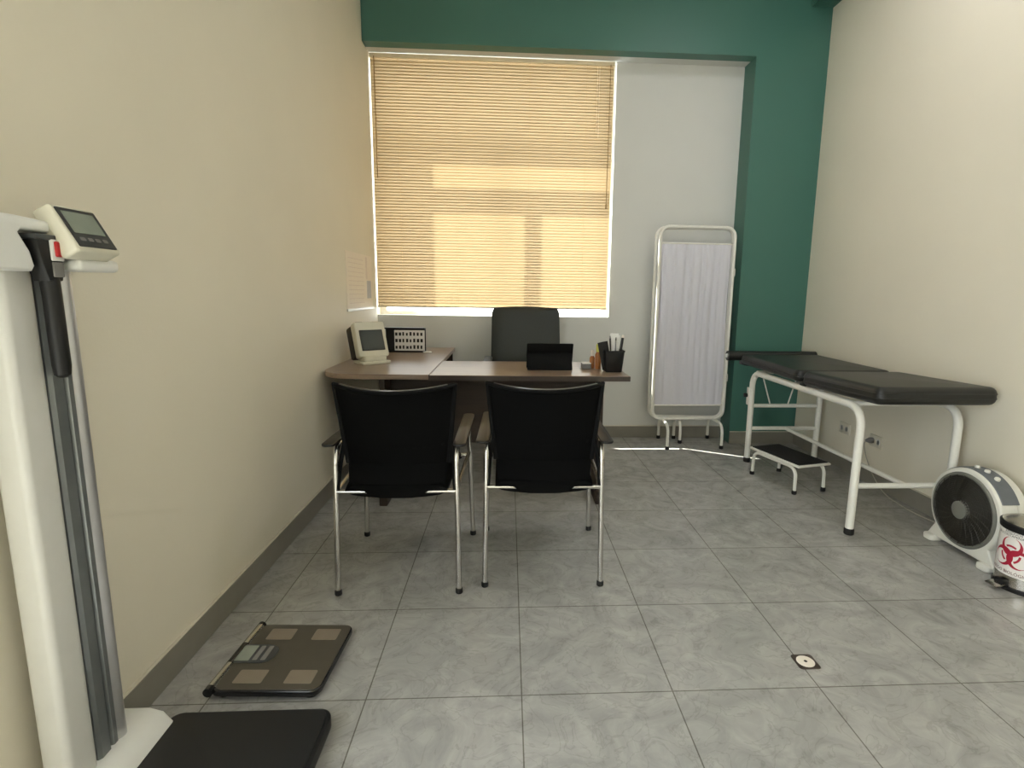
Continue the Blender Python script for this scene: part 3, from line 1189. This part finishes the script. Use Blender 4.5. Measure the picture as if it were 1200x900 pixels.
s_ = biohazard(0.074, 0.0012)
for e_ in range(1):
    bmesh.ops.subdivide_edges(s_, edges=s_.edges[:], cuts=1)
wrap(s_, BR, 0.160, SA)
obj('biohazard_symbol', s_, M['crimson'], stk, label='crimson biohazard trefoil symbol')
for s, sz, z, m_ in (('RESIDUOS', 0.0150, 0.2505, 'ink'), ('BIOCONTAMINADOS', 0.0145, 0.2385, 'ink'), ('RIESGO BIOLÓGICO', 0.0180, 0.080, 'inkred')):
    t_ = text_bm(s, sz)
    for v in t_.verts:
        v.co.z = 0.0012
    wrap(t_, BR, z, SA)
    obj('lettering', t_, M[m_], stk, label=('dark red ' if m_ == 'inkred' else 'black ')+'lettering on the sticker')
PA = math.radians(184)
pd = Vector((math.cos(PA), math.sin(PA), 0))
pn_ = Vector((-pd.y, pd.x, 0))
b = B()
c0 = Vector((BXc, BYc, 0))
box(b, (0, -0.020, 0.010), (0.030, 0.020, 0.045), 0.005, 2, T(BXc, BYc, 0) @ Matrix.Rotation(PA, 4, 'Z') @ T(BR-0.006, 0, 0))
obj('pedal_mount', b, M['black'], bn)
b = B(); box(b, (0, -0.026, 0.0), (0.045, 0.026, 0.006), 0.002, 2, T(BXc, BYc, 0) @ Matrix.Rotation(PA, 4, 'Z') @ T(BR+0.016, 0, 0.024) @ R(8, 'Y')); obj('pedal', b, M['steel'], bn)

# ------------------------------------------------------------------ wall sockets and cable
def socket(y, z, label):
    t = thing('wall_socket', label, 'socket', (XR, y, z))
    b = B(); box(b, (XR-0.009, y-0.060, z-0.040), (XR, y+0.060, z+0.040), 0.004, 2); pl = obj('plate', b, M['silicone'], t)
    for dy in (-0.028, 0.028):
        b = B()
        lathe(b, [(0.018, 0), (0.018, 0.004), (0.014, 0.004), (0.013, 0.001), (0, 0.001)], 20, T(XR-0.008, y+dy, z) @ R(-90, 'Y'))
        obj('outlet', b, M['white'], pl)
    return t


socket(2.13, 0.300, 'empty cream double wall socket low behind the couch, farther one')
socket(1.80, 0.295, 'cream wall socket with grey plug behind the couch, nearer one')
pg = thing('power_plug', 'grey plug with pale cable plugged into the nearer wall socket', 'plug', (2.79, 1.83, 0.295))
b = B(); tube(b, [(2.811, 1.828, 0.295), (2.79, 1.828, 0.295), (2.765, 1.83, 0.293)], [0.019, 0.019, 0.008], 14); obj('plug_body', b, M['inkg'], pg)
b = B(); tube(b, [(2.768, 1.83, 0.293), (2.75, 1.83, 0.26), (2.775, 1.76, 0.10), (2.77, 1.62, 0.006), (2.74, 1.35, 0.005), (2.77, 1.18, 0.005), (2.76, 1.09, 0.02), (2.75, 1.04, 0.05)], 0.0032, 8, rnd=0.09); obj('cable', b, M['cable'], pg)

# ------------------------------------------------------------------ column scale by the left wall
cs = thing('column_scale', 'tall white column scale with black platform against the left wall', 'scale', (-0.4, -0.3, 0))
b = B()
# base: raised block by the wall that falls away towards the platform
prof = [(-0.615, 0.0), (-0.615, 0.095), (-0.600, 0.104), (-0.535, 0.104), (-0.500, 0.092), (-0.468, 0.050), (-0.462, 0.0)]
t_ = B()
prism(t_, [(p[0], p[1]) for p in prof], 0.125, 0.62, 0.012, seg=3)
for v in t_.verts:
    v.co = Vector((v.co.x, -v.co.z, v.co.y))
merge(b, t_)
obj('base', b, M['white'], cs)
b = B(); prism(b, rrect(-0.500, -0.56, -0.062, -0.092, 0.035), 0.012, 0.056, 0.008, seg=3); pf = obj('platform', b, M['black'], cs)
b = B(); prism(b, rrect(-0.490, -0.55, -0.072, -0.102, 0.030), 0.054, 0.0605, 0.003, seg=2); obj('platform_mat', b, M['mat_'], pf)
for x, y in ((-0.46, -0.13), (-0.10, -0.13), (-0.46, -0.52), (-0.10, -0.52)):
    b = B(); lathe(b, [(0.016, 0), (0.018, 0.003), (0.014, 0.014)], 14, T(x, y, 0)); obj('foot', b, M['rubber'], pf)
b = B(); prism(b, rrect(-0.600, -0.385, -0.538, -0.300, [0.022, 0.012, 0.012, 0.016]), 0.100, 1.262, 0.0); obj('column', b, M['whitel'], cs)
b = B()
prism(b, [(-0.598, -0.299), (-0.546, -0.299), (-0.540, -0.292), (-0.540, -0.266), (-0.548, -0.262), (-0.548, -0.256), (-0.541, -0.252), (-0.541, -0.240), (-0.598, -0.240)], 0.100, 1.29)
gl_ = obj('guide_rail', b, M['greym'], cs)
b = B(); box(b, (-0.5485, -0.2605, 0.102), (-0.5465, -0.2575, 1.28)); obj('measuring_strip', b, M['ink'], gl_)
b = B(); tube(b, [(-0.556, -0.222, 0.100), (-0.556, -0.222, 1.262)], 0.0205, 16); obj('silver_post', b, M['silver'], cs)
# head housing
b = B()
t_ = B()
# outline in (y, z), as deep as the column
prism(t_, [(-0.72, 1.246), (-0.352, 1.246), (-0.345, 1.256), (-0.352, 1.285), (-0.372, 1.318), (-0.366, 1.324), (-0.20, 1.322),
           (-0.195, 1.340), (-0.37, 1.350), (-0.72, 1.352)], -0.605, -0.500, 0.007, seg=3)
for v in t_.verts:
    v.co = Vector((v.co.z, v.co.x, v.co.y))
merge(b, t_)
hd = obj('head_housing', b, M['white'], cs)
b = B(); tube(b, [(-0.501, -0.43, 1.243), (-0.503, -0.43, 1.243)], 0.004, 10); obj('screw', b, M['chromed'], hd)
# display: tilted box looking away from the wall
top, bot = Vector((-0.497, 0, 1.382)), Vector((-0.447, 0, 1.292))
dn = (bot-top)
Ld = dn.length
dn.normalize()
nrm = Vector((dn.z*-1, 0, dn.x)).normalized()
if nrm.x < 0:
    nrm = -nrm
yc = -0.242
md = Matrix(((0, dn.x, nrm.x, (top.x+bot.x)/2), (1, 0, 0, yc), (0, dn.z, nrm.z, (top.z+bot.z)/2), (0, 0, 0, 1)))
b = B(); prism(b, rrect(-0.062, -Ld/2-0.002, 0.062, Ld/2+0.002, 0.008), -0.040, 0.0, 0.006, md, seg=3); ds = obj('display', b, M['beige'], cs)
b = B(); prism(b, rrect(-0.053, -Ld/2+0.006, 0.053, Ld/2-0.008, 0.003), -0.001, 0.0016, 0.0, md); sn = obj('screen', b, M['darkgrey'], ds)
b = B(); prism(b, rrect(-0.043, -Ld/2+0.014, 0.043, 0.012, 0.001), 0.001, 0.0024, 0.0, md); obj('readout', b, M['lcd'], sn)
b = B()
for k in range(4):
    prism(b, rrect(-0.040+k*0.021, 0.022, -0.026+k*0.021, 0.030, 0.002), 0.001, 0.0026, 0.0, md)
obj('keys', b, M['inkg'], sn)
b = B(); box(b, (-0.556, -0.27, 1.250), (-0.474, -0.150, 1.277), 0.010, 3); obj('display_arm', b, M['white'], cs)
# hand grip that hangs in front of the rail
b = B()
tube(b, [(-0.508, -0.309, 1.245), (-0.507, -0.308, 1.200), (-0.506, -0.308, 1.055), (-0.506, -0.308, 1.036), (-0.506, -0.308, 1.030)],
     [0.017, 0.0165, 0.0165, 0.0145, 0.008], 18)
t_ = B()
prism(t_, [(-0.348, 1.312), (-0.338, 1.262), (-0.326, 1.228), (-0.292, 1.228), (-0.286, 1.262), (-0.284, 1.312)], -0.528, -0.492, 0.005, seg=2)
for v in t_.verts:
    v.co = Vector((v.co.z, v.co.x, v.co.y))
merge(b, t_)
hg = obj('hand_grip', b, M['black'], cs)
b = B(); box(b, (-0.545, -0.352, 1.308), (-0.489, -0.282, 1.319), 0.003, 2); obj('grip_holder', b, M['darkgrey'], cs)
b = B(); box(b, (-0.495, -0.318, 1.268), (-0.488, -0.288, 1.311), 0.0030, 2); bt = obj('button_plate', b, M['white'], hg)
b = B(); box(b, (-0.490, -0.312, 1.276), (-0.483, -0.294, 1.307), 0.0034, 3); obj('button', b, M['red'], bt, label='red button on the grip')
b = B(); box(b, (-0.494, -0.317, 1.236), (-0.489, -0.291, 1.266), 0.0022, 2); obj('sensor_plate', b, M['inkg'], hg)

# ------------------------------------------------------------------ bathroom-type body fat scale
bf = thing('body_fat_scale', 'flat bronze floor scale with four electrode pads near left wall', 'scale', (-0.295, 0.17, 0), math.radians(-2.5), absolute=False)
b = B(); prism(b, rrect(-0.165, -0.165, 0.165, 0.165, 0.03), 0.012, 0.034, 0.006, seg=3); body = obj('body', b, M['blackgl'], bf)
b = B(); prism(b, rrect(-0.155, -0.160, 0.161, 0.160, 0.028), 0.0335, 0.0355, 0.0008, seg=1); obj('top_plate', b, M['bronze'], bf)
for x0_, x1_ in ((-0.110, -0.022), (0.045, 0.130)):
    for y0_, y1_ in ((-0.135, -0.075), (0.075, 0.135)):
        b = B(); prism(b, rrect(x0_, y0_, x1_, y1_, 0.006), 0.0352, 0.0364, 0.0004, seg=1); obj('electrode', b, M['electrode'], bf)
b = B(); tube(b, [(-0.164, -0.168, 0.028), (-0.164, 0.168, 0.028)], 0.014, 16); rl = obj('handle_bar', b, M['blackgl'], bf)
for y0_, y1_ in ((-0.150, -0.048), (0.050, 0.152)):
    b = B(); tube(b, [(-0.1630, y0_, 0.0285), (-0.1630, y1_, 0.0285)], 0.0145, 18); obj('chrome_grip', b, M['chrome'], rl, label='bright chrome grip strip')
b = B(); prism(b, rrect(-0.172, -0.044, -0.035, 0.046, [0.04, 0.006, 0.006, 0.04]), 0.0350, 0.0385, 0.0015, seg=2); hu = obj('handset', b, M['darkgrey'], bf)
b = B(); prism(b, rrect(-0.165, -0.036, -0.110, 0.038, 0.003), 0.0383, 0.0392, 0); obj('readout', b, M['lcd'], hu)
for k in range(2):
    b = B(); prism(b, rrect(-0.100+k*0.026, -0.034, -0.084+k*0.026, 0.036, 0.004), 0.0383, 0.0398, 0.0005, seg=1); obj('key', b, M['inkg'], hu)
for x_, y_ in ((-0.13, -0.13), (0.13, -0.13), (-0.13, 0.13), (0.13, 0.13)):
    b = B(); lathe(b, [(0.020, 0), (0.022, 0.003), (0.018, 0.014)], 16, T(x_, y_, 0)); obj('foot', b, M['rubber'], bf)

# ------------------------------------------------------------------ floor drain
fd = thing('floor_drain', 'small metal floor drain plug set in a tile joint', 'drain', (1.432, 0.118, 0), absolute=False)
b = B(); prism(b, rrect(-0.037, -0.037, 0.037, 0.037, 0.012), 0.0, 0.0012); obj('rough_joint', b, M['deskedge'], fd)
b = B(); lathe(b, [(0, 0.001), (0.029, 0.001), (0.029, 0.0022), (0.024, 0.0028), (0, 0.0028)], 28); obj('cover', b, M['kraft'], fd)
b = B(); lathe(b, [(0, 0.0027), (0.006, 0.0027), (0.005, 0.0034), (0, 0.0034)], 14); obj('screw', b, M['ink'], fd)

# ------------------------------------------------------------------ on the desk
# monitor-type instrument
mo = thing('vital_signs_monitor', 'beige instrument with dark tilted screen on the desk by left wall', 'monitor', (-0.435, 1.965, ZD), math.radians(38), absolute=False)
mo.scale = (1.13, 1.13, 1.13)
# local: screen faces -y
tl = R(-20, 'X')
b = B(); prism(b, rrect(-0.085, -0.065, 0.085, 0.060, 0.012), 0.0, 0.016, 0.004, seg=2); prism(b, rrect(-0.065, -0.055, 0.065, 0.04, 0.012), 0.014, 0.046, 0.006, seg=2); obj('stand', b, M['beige'], mo)
mm_ = T(0, -0.040, 0.042) @ tl
b = B()
t_ = B(); prism(t_, rrect(-0.088, 0.0, 0.088, 0.200, 0.012), -0.052, 0.0, 0.008, seg=3)
merge(b, t_, mm_ @ R(90, 'X'))
fr = obj('front_housing', b, M['beige'], mo)
b = B()
t_ = B(); prism(t_, rrect(-0.086, 0.012, 0.084, 0.196, 0.012), -0.128, -0.050, 0.012, seg=3)
merge(b, t_, mm_ @ R(90, 'X')); obj('rear_housing', b, M['black'], mo)
b = B()
t_ = B(); prism(t_, rrect(-0.066, 0.034, 0.068, 0.152, 0.003), -0.001, 0.0015)
merge(b, t_, mm_ @ R(90, 'X')); sf = obj('screen_bezel', b, M['ink'], fr)
b = B()
t_ = B(); prism(t_, rrect(-0.058, 0.041, 0.060, 0.145, 0.002), 0.001, 0.0024)
merge(b, t_, mm_ @ R(90, 'X')); obj('screen', b, M['screen'], sf)
for x_, m_, w_ in ((-0.05, 'ink', 0.020), (0.0, 'kraft', 0.016), (0.045, 'orange', 0.018)):
    b = B()
    t_ = B(); prism(t_, rrect(x_-w_, 0.198, x_+w_, 0.204, 0.002), -0.044, -0.016, 0.001, seg=1)
    merge(b, t_, mm_ @ R(90, 'X')); obj('top_key', b, M[m_], fr)

# card rack / desk calendar
dc = thing('desk_calendar', 'black desk stand with white three-row printed cards behind the instrument', 'calendar', (-0.345, 2.63, ZD))
cy_ = 2.60
b = B(); box(b, (-0.500, cy_, ZD), (-0.202, cy_+0.075, ZD+0.008), 0.002, 1); box(b, (-0.500, cy_+0.060, ZD), (-0.202, cy_+0.075, ZD+0.182), 0.003, 1); box(b, (-0.500, cy_+0.02, ZD+0.172), (-0.202, cy_+0.075, ZD+0.182), 0.002, 1); obj('stand', b, M['black'], dc)
b = B(); box(b, (-0.425, cy_+0.004, ZD+0.012), (-0.202, cy_+0.012, ZD+0.164), 0.001, 1); cd = obj('card_sheet', b, M['paper'], dc)
b = B()
random.seed(3)
for r_ in range(3):
    for k in range(8):
        x_ = -0.418+k*0.0265
        zz = ZD+0.026+r_*0.049
        hgt = random.uniform(0.020, 0.028)
        box(b, (x_, cy_+0.002, zz), (x_+random.uniform(0.012, 0.018), cy_+0.0045, zz+hgt))
obj('printed_marks', b, M['ink'], cd)
b = B(); box(b, (-0.012, -0.012, 0), (0.050, 0.012, 0.010), 0.003, 2, T(-0.198, 2.575, ZD) @ R(18, 'Z'))
tag(obj('paper_clip_box', b, M['white'], loc=(-0.18, 2.575, ZD)), 'small white box lying beside the printed card stand', 'box')

# tablet in a folding case seen from behind
tb = thing('tablet_stand', 'black tablet in a folding case standing on the desk, seen from behind', 'tablet', (0.665, 1.74, ZD))


def leaf(name, ya, za, yb, zb, x0_, x1_, th, m_):
    L = math.hypot(yb-ya, zb-za)
    ang = math.degrees(math.atan2(zb-za, yb-ya))
    b = B()
    prism(b, rrect(-(x1_-x0_)/2, 0, (x1_-x0_)/2, L, 0.006), 0, th, 0.0015, T((x0_+x1_)/2, ya, za) @ R(ang, 'X'), seg=2)
    return obj(name, b, m_, tb)


leaf('tablet', 1.790, ZD+0.002, 1.722, ZD+0.158, 0.535, 0.812, 0.009, M['mattblack'])
leaf('kickstand', 1.690, ZD+0.001, 1.738, ZD+0.098, 0.538, 0.805, 0.005, M['mattblack'])
leaf('case_base', 1.690, ZD+0.001, 1.795, ZD+0.001, 0.538, 0.805, 0.003, M['black'])

# pen cup
pc = thing('pen_cup', 'black tapered pen cup at the right end of the desk', 'cup', (1.043, 1.67, ZD), absolute=False)


def sq_loft(b, levels):
    rings = []
    for hw, z in levels:
        rings.append([b.verts.new((p[0], p[1], z)) for p in rrect(-hw, -hw, hw, hw, 0.010, 4)])
    n = len(rings[0])
    for i in range(len(rings)-1):
        for k in range(n):
            b.faces.new((rings[i][k], rings[i][(k+1) % n], rings[i+1][(k+1) % n], rings[i+1][k]))
    b.faces.new(rings[0]); b.faces.new(rings[-1])


b = B(); sq_loft(b, [(0.046, 0.0), (0.048, 0.004), (0.058, 0.118), (0.0605, 0.120), (0.0605, 0.127), (0.056, 0.127), (0.0555, 0.118), (0.046, 0.006)]); obj('cup_body', b, M['black'], pc)


def stick(name, label, cat, a, d, r, m_, tipm=None, flat=None, grp=None):
    t = thing(name, label, cat, a)
    A, D = Vector(a), Vector(d)
    b = B(); tube(b, [A, D], r, 10, flat=flat); obj('barrel', b, M[m_], t)
    e = (D-A).normalized()
    b = B(); tube(b, [D-e*0.004, D+e*0.012], [r*1.1, r*0.7], 10, flat=flat); obj('cap', b, M[tipm or m_], t)
    return t


cz0 = ZD+0.012
stick('pen', 'black pen leaning left out of the pen cup', 'pen', (1.030, 1.648, cz0), (1.018, 1.650, ZD+0.200), 0.005, 'ink', 'chromed')
stick('marker', 'thick black marker leaning out at the right of the cup', 'marker', (1.065, 1.642, cz0), (1.092, 1.645, ZD+0.205), 0.008, 'ink', 'kraft')
stick('pencil', 'slim grey pencil upright in the middle of the cup', 'pencil', (1.05, 1.652, cz0), (1.053, 1.652, ZD+0.190), 0.004, 'inkg', 'ink')
for k, (xa, xb, yy, h, tw, lab) in enumerate(((1.030, 1.050, 1.678, 0.225, 8, 'tall white folded leaflet standing in the pen cup'),
                                              (1.040, 1.062, 1.697, 0.212, -6, 'narrower white leaflet behind the tall one in the cup'))):
    b = B()
    box(b, (-0.026, -0.0015, 0), (0.026, 0.0015, h-0.012), 0.0006, 1, T((xa+xb)/2, yy, cz0) @ R(tw, 'Z') @ R(2.5, 'Y'))
    box(b, (-0.020, 0.0025, 0), (0.024, 0.0045, h-0.022), 0.0006, 1, T((xa+xb)/2, yy, cz0) @ R(tw, 'Z') @ R(2.5, 'Y'))
    tag(obj('leaflet', b, M['paper'], loc=((xa+xb)/2, yy, cz0)), lab, 'paper', 'leaflets in the pen cup')
b = B(); box(b, (-0.030, -0.003, 0), (0.030, 0.003, 0.165), 0.001, 1, T(1.012, 1.672, cz0) @ R(-12, 'Y')); tag(obj('card_holder', b, M['black'], loc=(1.012, 1.672, cz0)), 'black flat card sticking out at the left of the cup', 'card')


# bottles and note block beside the cup
def bottle(x, y, h, r, label, body, cap):
    t = thing('small_bottle', label, 'bottle', (x, y, ZD), absolute=False, group='little bottles beside the pen cup')
    b = B(); lathe(b, [(r*0.9, 0), (r, 0.004), (r, h*0.58), (r*0.55, h*0.68), (r*0.55, h*0.72), (0, h*0.72)], 20); obj('bottle_body', b, M[body], t)
    b = B(); lathe(b, [(r*0.72, h*0.69), (r*0.72, h*0.97), (r*0.6, h), (0, h)], 18); obj('bottle_cap', b, M[cap], t)


bottle(0.972, 1.775, 0.150, 0.019, 'amber bottle with tall yellow-green cap left of the pen cup', 'orange', 'yellow')
bottle(0.940, 1.80, 0.110, 0.016, 'shorter amber bottle with pale cap beside the tall one', 'orange', 'kraft')
b = B(); box(b, (0.875, 1.76, ZD), (0.928, 1.83, ZD+0.030), 0.002, 1)
nb = obj('note_block', b, M['inkg'], loc=(0.90, 1.795, ZD))
tag(nb, 'small grey note block with white top sheet left of the bottles', 'note block')
b = B(); box(b, (0.8755, 1.7605, ZD+0.030), (0.9275, 1.8295, ZD+0.036), 0.001, 1); obj('top_sheet', b, M['paper'], nb)

# sheet on the left wall
wp = thing('wall_chart', 'pale printed wall chart on left wall just beside the blind', 'chart', (XL, 2.52, 1.09))
b = B(); box(b, (XL, 2.17, 1.095), (XL+0.003, 2.84, 1.475), 0.0008, 1); sh = obj('sheet', b, M['sleeve'], wp)
b = B(); box(b, (XL, 2.16, 1.078), (XL+0.010, 2.85, 1.096), 0.002, 1); obj('bottom_strip', b, M['white'], wp)
b = B()
for k in range(11):
    z_ = 1.13+k*0.030
    box(b, (XL+0.003, 2.22, z_), (XL+0.0036, 2.60, z_+0.004))
obj('printed_lines', b, M['pinkink'], sh)
b = B(); box(b, (XL+0.003, 2.66, 1.30), (XL+0.0036, 2.70, 1.46)); obj('pink_column', b, M['pinkink'], sh)
b = B(); box(b, (XL+0.003, 2.68, 1.16), (XL+0.0036, 2.80, 1.29)); obj('blue_block', b, M['blueink'], sh)
